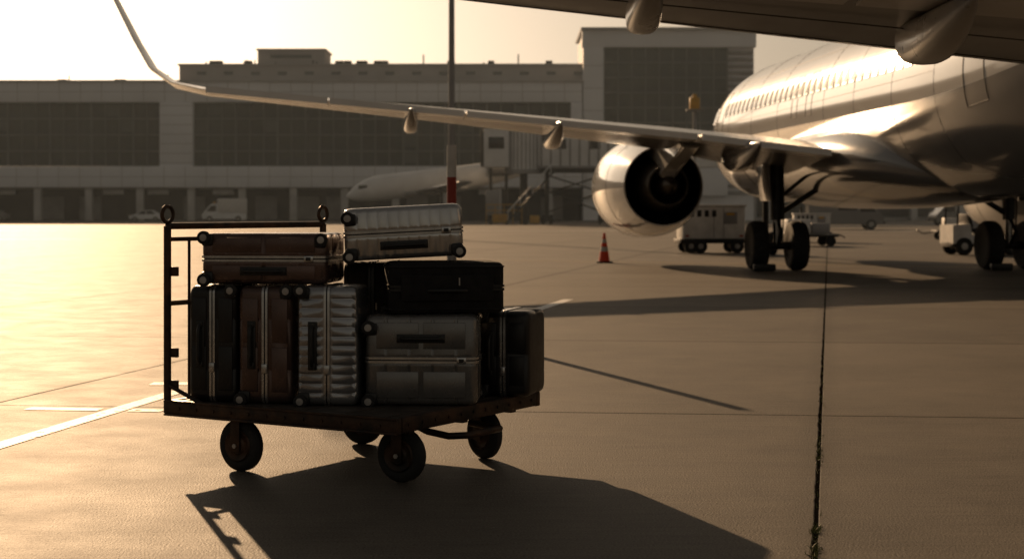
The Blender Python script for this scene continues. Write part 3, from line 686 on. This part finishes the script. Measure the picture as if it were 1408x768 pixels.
def dolly(loc,rz):
    t=Thing('equipment_dolly',loc,rz); D=t.b('frame','darkmetal'); box(D,(0,0,.4),(2.4,1.4,.1),.02); box(t.b('crates','gse'),(-.3,0,.75),(.9,1.0,.55),.04); box(t.b('box','bridge2'),(.6,.1,.68),(.7,.8,.42),.04)
    for x in (-.9,.9):
        for y in (-.6,.6): lathe(t.b('tyres','rubber'),[(-.06,.05),(-.07,.16),(-.04,.2),(.04,.2),(.07,.16),(.06,.05)],T((x,y,.2)),22)
    tube(D,[(-1.2,0,.38),(-1.7,0,.3),(-2.0,0,.45)],.03); t.done()
dolly((11.3,62,0),rad(5)); dolly((21,75,0),rad(-4))
def vehicle(name,loc,rz,prof,win,wd,wheels_,R,extra=None,m='gse'):
    t=Thing(name,loc,rz); b=t.b('body',m); tb=bmesh.new(); loft(tb,[[Vector((p,y,q)) for p,q in prof] for y in (-wd/2,wd/2)])
    bmesh.ops.bevel(tb,geom=tb.edges[:],offset=.07,segments=2,affect='EDGES'); merge(b,tb)
    for wp in win:
        for s in (-1,1):
            tb=bmesh.new(); y=s*(wd/2); loft(tb,[[Vector((p,yy,q)) for p,q in wp] for yy in (y-.02,y+.015)]); merge(t.b('windows','vglass'),tb)
    for x in wheels_:
        for y in (-wd/2+.08,wd/2-.08):
            lathe(t.b('tyres','rubber'),[(-.1,R*.5),(-.11,R*.85),(-.07,R),(.07,R),(.11,R*.85),(.1,R*.5)],T((x,y,R)),26); lathe(t.b('hubs','hub'),[(-.105,.03),(-.1,R*.55),(.1,R*.55),(.105,.03)],T((x,y,R)),20)
    x1=min(p for p,q in prof); box(t.b('bumper','darkmetal'),(x1-.02,0,.5),(.12,wd*.95,.22),.03)
    for y in (-wd*.36,wd*.36): box(t.b('headlights','lamp'),(x1-.01,y,.8),(.06,.3,.16),.02)
    if extra: extra(t)
    t.done()
vanp=[(-2.7,.35),(-2.75,.95),(-2.35,1.25),(-1.75,2.1),(-1.4,2.25),(2.7,2.3),(2.75,.35)]
def ex(t): box(t.b('box_body','gse'),(1.0,0,2.0),(3.6,2.1,1.8),.06); box(t.b('light_bar','yellow'),(-1.2,0,2.4),(.3,1.2,.2),.04)
vehicle('service_van',(-36,200,0),rad(12),vanp,[[(-2.15,1.3),(-1.65,2.0),(-1.0,2.05),(-1.0,1.3)],[(-.8,1.4),(-.8,2.05),(.6,2.05),(.6,1.4)]],2.0,(-1.8,1.7),.38,ex,m='bridge')
carp=[(-2.1,.3),(-2.15,.7),(-1.2,.9),(-.5,1.42),(.9,1.45),(1.7,1.0),(2.1,.95),(2.12,.3)]
cw=[[(-1.0,.93),(-.45,1.34),(.1,1.36),(.1,.93)],[(.2,.93),(.2,1.36),(.85,1.36),(1.4,.97)]]
vehicle('parked_car',(-48.5,212,0),rad(5),carp,cw,1.8,(-1.35,1.35),.33,m='bridge')
vehicle('parked_car',(-69.5,214,0),rad(-3),carp,cw,1.8,(-1.35,1.35),.33,m='agrey')
vehicle('service_van',(24.5,118,0),rad(178),vanp,[[(-2.15,1.3),(-1.65,2.0),(-1.0,2.05),(-1.0,1.3)],[(-.8,1.4),(-.8,2.05),(.6,2.05),(.6,1.4)]],2.0,(-1.8,1.7),.38,m='agrey')
vehicle('service_van',(42,150,0),rad(8),vanp,[[(-2.15,1.3),(-1.65,2.0),(-1.0,2.05),(-1.0,1.3)]],2.0,(-1.8,1.7),.38,ex,m='agrey')
